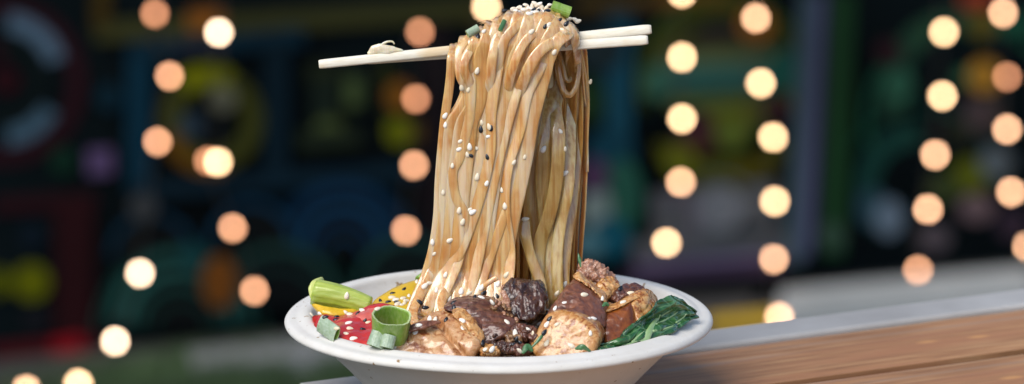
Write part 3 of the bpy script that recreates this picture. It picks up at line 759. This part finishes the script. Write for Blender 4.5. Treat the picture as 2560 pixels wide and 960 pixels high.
def seed(px, py, ang, black=False, size=1.0):
    r = ray(px, py).normalized()
    loc, nor, fi, d = BVH.ray_cast(CAM, r)
    host = 'noodles'
    if loc is None or d > 2.4:
        best = BVH.find_nearest(at(px, py, .006)); loc, nor = at(px, py, best[0].y), -r; host = 'noodles'
    else: host = src[fi]
    if nor.dot(r) > 0: nor = -nor
    nor = (nor * .6 - r * .4).normalized()
    if host == 'noodles' and py < 60: host = 'noodle top'
    a = R(ang); v_ = UP * math.cos(a) + Vector((1, 0, 0)) * math.sin(a)
    Y = (v_ - nor * v_.dot(nor)).normalized(); X = Y.cross(nor).normalized()
    M = Matrix((X, Y, nor)).transposed().to_4x4(); M.translation = loc + nor * random.uniform(-.00015, .0002)
    o = bpy.data.objects.new('sesame_seed', SBm if black else SWm); COL.objects.link(o)
    o.matrix_world = M @ Matrix.Diagonal((size, size, size, 1))
    c = 'black' if black else 'white'
    return tag(o, f'{c} sesame seed {HOSTL[host]}', 'sesame seed', f'{c} sesame seeds {HOSTL[host]}')
WS = [(1283,22,70),(1304,18,60),(1314,13,90),(1320,20,20),(1323,34,80),(1336,8,-60),(1343,12,50),(1353,16,-30),(1356,25,10),(1340,29,70),(1361,30,-20),(1374,12,80),(1366,20,30),(1350,9,60),(1330,16,0),(1288,26,-70),(1296,20,40),(1310,24,90),(1328,22,-40),(1347,21,30),(1297,28,60),(1331,30,60),
 (1372,62,40),(1424,47,80),(1437,49,-60),(1445,53,70),(1329,79,45),(1195,83,10),(1210,78,40),(1193,177,15),(1154,219,0),(1171,224,20),(1386,130,30),(1476,204,20),
 (1204,306,-10),(1221,341,70),(1151,353,55),(1148,373,60),(1174,367,-5),(1190,370,-40),(1168,386,-20),(1131,414,5),(1193,442,10),(1217,458,20),(1254,475,-5),(1285,406,30),(1312,392,10),(1359,373,30),(1401,328,-30),(1413,372,-5),(1412,433,60),(1113,289,30),(1113,312,10),(1223,317,-20),
 (1262,515,0),(1174,524,55),(1182,530,60),(1157,555,20),(1125,601,60),(1081,605,0),(1086,634,40),(1108,481,0),(1148,526,10),(1114,687,20),(1062,715,45),(1074,708,85),(1091,725,10),(1123,747,35),(1153,728,5),(1173,733,60),(1204,718,30),(1245,710,20),(1266,687,40),(1230,756,-20),(1203,744,100),(1411,711,35),(1393,733,35),(1461,737,80),(1411,757,60),(1388,771,20),(1314,548,80),
 (867,739,10),(779,788,0),(801,785,90),(864,781,-45),(875,786,100),(905,776,-40),(872,808,50),(920,806,60),(842,821,90),(875,821,90),(865,834,-50),(884,846,80),(987,866,20),(980,744,90),(994,760,40),(1008,746,60),(1004,762,80),(1022,740,10),(1074,797,0),(1088,799,10),(1039,831,40),(1047,813,80),(1155,801,-50),(1157,820,-10),(1042,705,10),(944,772,60),(990,750,70),(1012,757,20),(1016,752,80),
 (1267,805,-30),(1319,824,-50),(1288,832,0),(1230,873,40),(1214,873,60),(1300,877,-40),(1332,834,0),(1367,785,60),(1473,796,40),(1484,797,70),(1349,811,10),(1367,811,30),(1476,833,0),(1427,864,-60),(1367,858,20),(1558,756,60),(1576,733,70),(1595,813,70),(1615,813,60),(1393,811,60),(1506,746,10)]
BS = [(1262,27,80),(1312,14,70),(1342,20,80),(1333,27,30),(1369,27,60),(1399,50,50),(1416,59,40),(1363,66,30),(1195,92,10),(1346,26,20),
 (1202,323,0),(1228,320,10),(1177,389,-60),(1218,392,-15),(1049,755,-55),(1064,769,85),(1134,756,40),(1135,770,0),(1187,742,0),(1209,733,50),(1243,740,-25),
 (1010,723,30),(982,733,80),(951,752,-20),(971,755,70),(992,755,90),(895,783,30),(912,802,30),(842,792,60),(840,799,90),(814,793,80),(907,823,90),(1115,799,15),(1207,857,20),(1374,797,40),(1361,831,40),(1551,721,40),(1290,848,30),(1299,856,-50),(1285,860,80)]
for x, y, a in WS: seed(x, y, a, False, random.uniform(.74, 1.12) * (.88 if y < 40 else 1))
for x, y, a in BS: seed(x, y, a, True, random.uniform(.78, 1.05))

# ------------------------------------------------------------------ background: ground, painted wall, lights
p1 = at_z(500, 850, 0); p2 = at_z(2560, 655, 0)
wd = (p2 - p1).normalized(); wn = Vector((wd.y, -wd.x, 0))          # towards the camera
def on_wall(px, py, off=0):
    r = ray(px, py); q = p1 + wn * off
    return CAM + r * ((q - CAM).dot(wn) / r.dot(wn))
def wfr(u, out, z): return p1 + wd * u + wn * out + Vector((0, 0, z))
mg = Mat('asphalt'); n = mg.noise(mg.mapping((1, 1, 1)), 120, 5); n2 = mg.noise(mg.mapping((1, 1, 1)), 1.2, 3)
mg.base(mg.mix(mg.ramp(n2, [(.4, (0, 0, 0)), (.6, (1, 1, 1))]), mg.ramp(n, [(.3, (.02, .02, .02)), (.7, (.045, .043, .04))]), (.02, .022, .02))).set(Roughness=.9).bump(n, .5, .004)
tag(mesh('ground', [(-60, -60, 0), (60, -60, 0), (60, 60, 0), (-60, 60, 0)], [(0, 1, 2, 3)], mg.m, smooth=False), kind='structure')
K = .54
def paint(rgb, k=1.0, vary=.3):
    m = flat_mat('paint', rgb, .8, vary, 2.5, K * k); m.node_tree.nodes['Principled BSDF'].inputs['Specular IOR Level'].default_value = .1; return m
wall = empty('painted_wall', p1 + wd * 1, 'dark wall painted with a colourful mural of stereos and speakers, far behind the bowl', 'wall')
V = [wfr(u, o_, z) for u in (-4, 6) for o_ in (-.2, 0) for z in (0, 2.6)]
F = [(0, 1, 3, 2), (4, 6, 7, 5), (0, 4, 5, 1), (2, 3, 7, 6), (1, 5, 7, 3), (0, 2, 6, 4)]
mk = Mat('black_paint'); n = mk.noise(mk.mapping((1, 1, 1)), 1.6, 5); n2 = mk.noise(mk.mapping((1, 1, 1)), 30, 4)
mk.base(mk.ramp(n, [(.35, (.0012, .0030, .0036)), (.65, (.0028, .0066, .0080))])).set(Roughness=.85, Specular_IOR_Level=.05).bump(n2, .3, .003)
fixn(mesh('wall_face', V, F, mk.m, wall, smooth=False))
MUR = {}
def mural():
    V = []; F = []; idx = []; mats = []; key = {}
    lay = [0]
    def mi(rgb):
        if rgb not in key: key[rgb] = len(mats); mats.append(paint(rgb))
        return key[rgb]
    def add(poly, rgb):
        lay[0] += 1; off = .0015 + .0006 * lay[0]
        s = len(V); V.extend(on_wall(x, y, off) for x, y in poly); F.append(tuple(range(s, s + len(poly)))); idx.append(mi(rgb))
    def ringp(cx, cy, r0, r1, rgb, a0=0, a1=360, ry=1.0, nn=48):
        lay[0] += 1; off = .0015 + .0006 * lay[0]; s = len(V)
        for k in range(nn + 1):
            a = R(a0 + (a1 - a0) * k / nn)
            for r in (r0, r1): V.append(on_wall(cx + r * math.cos(a), cy - r * ry * math.sin(a), off))
        for k in range(nn): F.append((s + 2 * k, s + 2 * k + 1, s + 2 * k + 3, s + 2 * k + 2)); idx.append(mi(rgb))
    def disc(cx, cy, r, rgb, ry=1.0): add([(cx + r * math.cos(k * math.pi / 16), cy - r * ry * math.sin(k * math.pi / 16)) for k in range(32)], rgb)
    def bar(x0, y0, x1, y1, w, rgb):
        d = Vector((x1 - x0, y1 - y0, 0)).normalized(); n_ = Vector((-d.y, d.x, 0)) * w / 2
        add([(x0 - n_.x, y0 - n_.y), (x1 - n_.x, y1 - n_.y), (x1 + n_.x, y1 + n_.y), (x0 + n_.x, y0 + n_.y)], rgb)
    # left speaker
    ringp(5, 205, 165, 210, (46, 14, 24)); ringp(5, 195, 118, 165, (92, 118, 138), 18, 84); ringp(5, 205, 115, 160, (78, 108, 126), 275, 330)
    disc(15, 200, 32, (60, 12, 22)); ringp(5, 205, 70, 112, (6, 22, 22))
    bar(-20, 100, 20, 200, 30, (40, 10, 20))
    # red frame
    bar(-20, 515, 240, 500, 40, (48, 14, 22)); bar(185, 490, 185, 880, 96, (48, 12, 18)); bar(-20, 885, 240, 860, 44, (92, 20, 28)); bar(130, 872, 205, 858, 44, (170, 18, 34))
    disc(78, 705, 46, (118, 122, 0)); disc(-5, 705, 34, (100, 106, 0)); disc(80, 590, 34, (8, 28, 42)); disc(90, 800, 34, (24, 26, 34))
    disc(158, 402, 34, (8, 50, 34)); add([(218, 375), (280, 372), (282, 434), (220, 438)], (104, 84, 126)); disc(272, 243, 34, (4, 42, 56))
    # olive frame at the top
    bar(236, 80, 1230, 20, 52, (64, 66, 32)); bar(255, -40, 250, 70, 44, (66, 52, 12)); bar(470, 52, 560, 46, 50, (150, 92, 30)); bar(1180, 60, 1240, 20, 50, (70, 64, 30))
    # teal frame
    bar(348, 105, 345, 480, 58, (4, 54, 74)); bar(322, 128, 760, 90, 48, (6, 44, 60)); bar(440, 118, 560, 110, 44, (36, 44, 58)); bar(692, 100, 690, 440, 60, (4, 32, 44)); bar(330, 478, 1080, 424, 44, (8, 38, 52))
    # olive dial
    ringp(530, 300, 76, 128, (66, 70, 22)); ringp(520, 292, 76, 130, (128, 132, 4), 60, 128); disc(475, 314, 32, (48, 66, 80)); disc(556, 245, 34, (110, 112, 92)); ringp(525, 318, 80, 120, (110, 76, 14), 190, 290)
    # equaliser cells, plus bulb glow on the wall painted as an orange disc
    bar(770, 185, 850, 180, 50, (34, 42, 20)); bar(815, 190, 812, 320, 60, (24, 38, 28)); bar(884, 190, 882, 268, 42, (74, 92, 52)); disc(822, 330, 36, (78, 92, 46)); bar(745, 350, 900, 342, 46, (32, 44, 28))
    bar(960, 150, 985, 350, 40, (40, 46, 12)); disc(998, 330, 34, (118, 124, 4)); disc(1062, 330, 32, (96, 68, 8)); disc(1000, 240, 36, (140, 88, 24)); bar(1090, 60, 1085, 600, 70, (26, 18, 22))
    for cx, cy, rr, col in ((450, 830, 215, (24, 74, 66)), (860, 640, 185, (8, 58, 88)), (700, 790, 190, (24, 60, 52)), (2300, 470, 205, (20, 84, 70)), (1500, 300, 120, (16, 64, 74))):
        ringp(cx, cy, rr * .95, rr, col, 0, 180)
    # lower discs
    for cx, cy, rr, col in ((860, 612, 150, (4, 28, 46)), (860, 620, 112, (8, 44, 66)), (860, 628, 84, (4, 30, 50)), (860, 640, 52, (6, 40, 60)), (380, 640, 110, (4, 32, 46)), (630, 610, 110, (8, 36, 52)), (700, 760, 150, (20, 42, 38)), (700, 770, 110, (12, 30, 28)),
                            (450, 800, 180, (22, 52, 48)), (450, 808, 140, (28, 62, 58)), (450, 815, 108, (18, 46, 42)), (455, 825, 76, (12, 34, 30)), (1020, 720, 130, (20, 44, 40)), (1020, 730, 90, (14, 30, 28))):
        ringp(cx, cy, rr * .86, rr, tuple(min(255, int(c_ * 1.75)) for c_ in col), 0, 180); ringp(cx, cy, 0.5, rr * .84, (6, 14, 16), 0, 180)
    disc(548, 705, 44, (130, 78, 24), 1.5); disc(358, 518, 33, (70, 74, 76)); disc(480, 640, 34, (18, 74, 76))
    # right: teal post and splashes
    bar(1548, 20, 1546, 380, 66, (20, 78, 98)); disc(1528, 380, 60, (10, 66, 84)); disc(1500, 120, 60, (30, 46, 50))
    disc(1556, 490, 50, (38, 96, 80), 1.9); disc(1490, 520, 38, (140, 158, 154), 1.6); disc(1525, 595, 52, (14, 92, 112)); disc(1487, 440, 36, (86, 60, 92), 1.2); disc(1470, 610, 34, (92, 140, 150)); disc(1475, 250, 40, (26, 56, 26), 1.4)
    # boombox face
    ringp(1810, 190, 138, 190, (64, 74, 24), 20, 175); ringp(1800, 330, 118, 168, (76, 78, 12), 190, 350); disc(1812, 100, 86, (34, 30, 40), .5)
    bar(1640, 128, 1960, 108, 34, (72, 74, 34)); bar(1655, 152, 1970, 140, 28, (92, 112, 78)); bar(1640, 178, 1980, 168, 26, (44, 96, 88)); bar(1630, 205, 1960, 196, 26, (60, 114, 108)); bar(1660, 232, 1940, 220, 22, (30, 76, 62)); bar(1670, 262, 1960, 248, 30, (90, 108, 60))
    bar(1760, 300, 1980, 250, 40, (100, 104, 8)); bar(1800, 340, 1940, 290, 34, (70, 84, 32)); disc(1640, 205, 42, (54, 104, 88)); disc(1965, 175, 42, (26, 92, 82), 1.3)
    disc(1745, 335, 50, (66, 34, 48)); bar(1680, 362, 1790, 356, 30, (76, 48, 34)); disc(1830, 330, 44, (92, 110, 40)); disc(1700, 400, 40, (104, 112, 10)); bar(1720, 420, 1900, 412, 30, (88, 94, 22)); bar(1830, 440, 1930, 400, 34, (84, 78, 8)); disc(1940, 270, 34, (58, 26, 40)); disc(1890, 60, 44, (150, 98, 34)); bar(1640, 0, 1830, -8, 34, (120, 84, 30)); bar(1440, 12, 1660, 0, 40, (74, 58, 24))
    # cassette
    bar(1630, 540, 1780, 528, 120, (84, 90, 96)); bar(1860, 512, 1945, 505, 110, (86, 92, 98)); ringp(1803, 520, 10, 58, (122, 128, 136)); disc(1690, 500, 26, (98, 98, 110)); bar(1730, 470, 1738, 590, 12, (120, 110, 126))
    bar(1580, 625, 1990, 598, 46, (86, 92, 98)); bar(1590, 666, 1960, 640, 26, (104, 96, 128)); bar(1560, 694, 1960, 662, 34, (72, 58, 82))
    for cx, cy, rr, col in ((1810, 200, 215, (70, 92, 34)), (1803, 520, 88, (110, 120, 124)), (2410, 300, 250, (30, 92, 66))):
        ringp(cx, cy, rr * .95, rr, col, 30, 200)
    # painted uprights
    bar(2022, -20, 1985, 660, 44, (70, 92, 102)); bar(2052, -20, 2012, 640, 30, (82, 86, 118)); bar(2072, -20, 2036, 600, 14, (36, 30, 50)); bar(2108, -20, 2082, 640, 56, (26, 66, 34)); disc(2080, 590, 34, (54, 80, 64))
    # right speakers, and an amber disc painted for bulb light on the wall
    ringp(2410, 230, 150, 210, (30, 68, 50), 80, 200); disc(2248, 210, 34, (44, 96, 74), 1.3); ringp(2300, 470, 108, 160, (14, 62, 54), 90, 230); bar(2420, 68, 2580, 60, 50, (28, 86, 64)); bar(2390, 196, 2460, 182, 34, (50, 102, 72))
    disc(2462, 190, 42, (168, 124, 40)); disc(2455, 62, 34, (92, 84, 26)); bar(2400, 0, 2480, -4, 44, (150, 60, 40)); disc(2222, 130, 32, (46, 20, 28)); disc(2448, 285, 46, (72, 62, 64)); disc(2425, 440, 46, (92, 100, 12)); disc(2360, 470, 40, (54, 68, 34))
    disc(2180, 520, 40, (40, 72, 82), 1.2); disc(2222, 545, 36, (104, 122, 138), 1.3); disc(2440, 520, 44, (116, 96, 100), .8); disc(2335, 595, 42, (92, 84, 90), .8); disc(2490, 405, 42, (92, 104, 110)); disc(2530, 560, 40, (56, 44, 58)); disc(2400, 330, 30, (40, 44, 30))
    bar(1900, 770, 1960, 700, 60, (16, 16, 16))
    o = mesh('mural', V, F, None, wall, smooth=False, mats=mats, idx=idx); return o
o = mural()
# make the mural face the camera
for poly in o.data.polygons:
    if poly.normal.dot(wn) < 0: poly.flip()

# ground strips at the wall foot
def slab(name, pxs, z, t0, mat, kind='structure', **k):
    P = [at_z(x, y, z) for x, y in pxs]; nn = len(P)
    V = P + [Vector((p.x, p.y, t0)) for p in P]
    F = [tuple(range(nn))] + [(i, (i + 1) % nn, nn + (i + 1) % nn, nn + i) for i in range(nn)]
    return tag(fixn(mesh(name, V, F, mat, smooth=False)), kind=kind)
mcn = Mat('concrete'); n = mcn.noise(mcn.mapping((1, 1, 1)), 9, 5); n2 = mcn.noise(mcn.mapping((1, 1, 1)), 80, 4)
mcn.base(mcn.ramp(n, [(.3, (.23, .25, .25)), (.7, (.34, .36, .355))])).set(Roughness=.8).bump(n2, .4, .003)
slab('pavement', [(1955, 724), (2700, 654), (2700, 716), (1935, 790)], .03, 0.004, mcn.m)
slab('pavement', [(470, 876), (1000, 818), (1000, 868), (480, 910)], .03, 0.004, flat_mat('old_concrete', (122, 124, 126), .8, .35, 4))
M_YL = flat_mat('yellow_marking', (170, 140, 12), .7, .5, 7)
slab('road_marking', [(1770, 790), (2130, 755), (2130, 790), (1770, 822)], .008, 0.004, M_YL)
slab('road_marking', [(330, 908), (520, 884), (520, 908), (330, 934)], .008, 0.004, flat_mat('worn_marking', (110, 98, 22), .7, .5, 7))
# grass verge: many small blades
V = []; F = []; rn = random.Random(3)
gp = [at_z(x, y, 0) for x, y in [(-50, 1010), (470, 918), (1010, 868), (1400, 850), (1500, 1100), (-50, 1180)]]
x0 = min(p.x for p in gp); x1 = max(p.x for p in gp); y0 = min(p.y for p in gp); y1_ = max(p.y for p in gp)
def inside(x, y):
    c_ = False
    for a, b in zip(gp, gp[1:] + gp[:1]):
        if (a.y > y) != (b.y > y) and x < (b.x - a.x) * (y - a.y) / (b.y - a.y) + a.x: c_ = not c_
    return c_
while len(F) < 16000:
    x, y = rn.uniform(x0, x1), rn.uniform(y0, y1_)
    if not inside(x, y) or noise.noise(Vector((x * 4, y * 4, 0))) < -.35: continue
    a = rn.uniform(0, 6.28); h = rn.uniform(.015, .045); w = .003; s = len(V)
    V += [Vector((x - w * math.cos(a), y - w * math.sin(a), .004)), Vector((x + w * math.cos(a), y + w * math.sin(a), .004)), Vector((x + rn.uniform(-.02, .02), y + rn.uniform(-.02, .02), h))]
    F.append((s, s + 1, s + 2))
mgr = Mat('grass'); n = mgr.noise(mgr.mapping((1, 1, 1)), 5, 3)
mgr.base(mgr.ramp(n, [(.35, (.018, .045, .012)), (.65, (.055, .10, .035))])).set(Roughness=.7)
tag(mesh('grass', V, F, mgr.m, smooth=False), 'short green grass in front of the wall', 'grass', kind='stuff')
slab('verge', [(-50, 1010), (470, 918), (1010, 868), (1400, 850), (1500, 1100), (-50, 1180)], .003, -.01, flat_mat('soil', (36, 50, 32), .9, .3, 3))

# string lights
def glow(name, rgb, st):
    m = Mat(name); m.base((.8, .7, .5)); m.b.inputs['Emission Color'].default_value = (*rgb, 1); m.b.inputs['Emission Strength'].default_value = st; return m.m
G = 1.0
BRI = glow('bulb_bright', (12.5, 7.3, 3.9), G); MID = glow('bulb_mid', (9.6, 5.0, 2.8), G); AMB = glow('bulb_amber', (6.4, 2.9, 1.5), G); RED = glow('bulb_dim_and_halo', (4.2, 1.6, .75), G); WHT = glow('bulb_white', (13.5, 8.8, 5.8), G)
mcb = Mat('cable'); mcb.base((.01, .01, .01)).set(Roughness=.5); M_CAB = mcb.m
RB = .0052
def ball(c, r, K=14, n=9, zs=1.0):
    V = []; F = []
    for i in range(1, n):
        th = math.pi * i / n
        for k in range(K):
            a = 2 * math.pi * k / K; V.append(c + Vector((r * math.sin(th) * math.cos(a), r * math.sin(th) * math.sin(a), r * zs * math.cos(th))))
    for i in range(n - 2):
        for k in range(K):
            a = i * K + k; b = i * K + (k + 1) % K; F.append((a, a + K, b + K, b))
    V += [c + Vector((0, 0, r * zs)), c - Vector((0, 0, r * zs))]; e = len(V)
    for k in range(K): F.append((e - 2, k, (k + 1) % K)); F.append((e - 1, (n - 2) * K + (k + 1) % K, (n - 2) * K + k))
    return V, F
strings = [
 ('string of warm bulbs at the far left ending in the lower left corner', [(405, -160, AMB), (387, 34, RED), (424, 190, AMB), (394, 354, AMB), (350, 683, WHT), (288, 853, WHT), (196, 959, BRI), (66, 974, MID), (-60, 1010, RED)]),
 ('string of warm bulbs in the left half, over the round olive dial', [(560, -90, MID), (547, 81, WHT), (545, 405, BRI), (520, 402, RED), (582, 570, AMB), (636, 727, AMB)]),  # the dim one is no real bulb, added to imitate a neighbour's halo
 ('string of amber bulbs hanging just left of the noodles', [(1216, 18, BRI), (1050, 80, RED), (1040, 247, RED), (1035, 413, AMB), (1015, 576, AMB)]),
 ('string of bright bulbs hanging nearest to the right of the noodles', [(1705, -18, BRI), (1705, 143, BRI), (1705, 297, BRI), (1702, 455, MID), (1666, 607, BRI)]),
 ('string of bright bulbs hanging beside the pale painted uprights', [(1890, 45, MID), (1902, 208, BRI), (1933, 343, BRI), (1937, 503, BRI), (1934, 648, MID), (1948, 792, MID)]),
 ('string of bulbs in the right part, second from the right border', [(2360, 80, BRI), (2356, 240, BRI), (2338, 387, MID), (2320, 523, MID), (2295, 675, AMB)]),
 ('string of bulbs hanging closest to the right border', [(2508, 32, MID), (2518, 192, RED), (2518, 323, MID), (2528, 480, MID), (2566, 617, MID), (2600, 740, MID)]),
]
for lab, bl in strings:
    pts = [on_wall(x, y, .10) for x, y, _ in bl]
    pts = [p if p.z > .02 else at_z(x, y, .07) for p, (x, y, _) in zip(pts, bl)]
    top = pts[0] + Vector((0, 0, max(.3, 2.3 - pts[0].z)))
    s = empty('string_lights', top, lab, 'string lights', 'strings of bulbs hanging in front of the wall')
    path = catmull([top] + [p + wn * -.012 + Vector((0, 0, .004)) for p in pts], 8)
    V, F = sweep(path, lambda t: .003, lambda t: .003, K=6, sq=2); mesh('cable', V, F, M_CAB, s)
    for p, (_, _, mt) in zip(pts, bl):
        V, F = ball(p, RB, zs=1.05); b = mesh('bulb', V, F, mt, s)
        q = p - wn * .0085
        V, F = sweep([q, q + wn * .005], lambda t: .006, lambda t: .006, face=Vector((0, 0, 1)), K=10, sq=2); mesh('socket', V, F, M_CAB, b)

# ------------------------------------------------------------------ light, camera, render
w = bpy.data.worlds.new('World'); sc.world = w; w.use_nodes = True
nt = w.node_tree; bg = nt.nodes['Background']
sky = nt.nodes.new('ShaderNodeTexSky'); sky.sky_type = 'NISHITA'; sky.sun_disc = False
SE, SA = R(48), R(-145)           # elevation; azimuth measured from +Y clockwise (sun to the left and in front)
sky.sun_elevation = SE; sky.sun_rotation = SA % (2 * math.pi)
sky.air_density = 1.0; sky.dust_density = 1.2; sky.ozone_density = 1.0
nt.links.new(sky.outputs[0], bg.inputs[0]); bg.inputs[1].default_value = .085
sd = Vector((math.sin(SA) * math.cos(SE), math.cos(SA) * math.cos(SE), math.sin(SE)))
L = bpy.data.lights.new('sun', 'SUN'); L.energy = 1.5; L.angle = R(38); L.color = (1, .96, .9)
lo = bpy.data.objects.new('sun', L); COL.objects.link(lo); lo.location = sd * 5 + Vector((0, 0, 2)); lo.rotation_euler = sd.to_track_quat('Z', 'Y').to_euler()

cd = bpy.data.cameras.new('camera'); cam = bpy.data.objects.new('camera', cd); COL.objects.link(cam)
cam.location = CAM; cam.rotation_euler = (math.pi / 2 - PITCH, 0, 0)
cd.sensor_width = 36; cd.lens = 36 * FP / W; cd.clip_end = 300; cd.clip_start = .05
cd.dof.use_dof = True; cd.dof.focus_distance = (at(1250, 600, -.03) - CAM).length
d_w = (on_wall(1280, 480, .1) - CAM).length
A = 71 * PX / (1 - S / d_w)
cd.dof.aperture_fstop = (cd.lens / 1000) / A; cd.dof.aperture_blades = 0
sc.camera = cam
sc.render.engine = 'CYCLES'
try:
    sc.cycles.use_denoising = True; sc.cycles.denoiser = 'OPENIMAGEDENOISE'; sc.cycles.denoising_input_passes = 'RGB_ALBEDO_NORMAL'
except Exception as e: print('denoise', e)
sc.cycles.use_adaptive_sampling = False
sc.cycles.max_bounces = 6; sc.cycles.diffuse_bounces = 3; sc.cycles.glossy_bounces = 3
sc.view_settings.view_transform = 'Standard'; sc.view_settings.look = 'None'
sc.view_settings.exposure = 0.98; sc.view_settings.gamma = 1
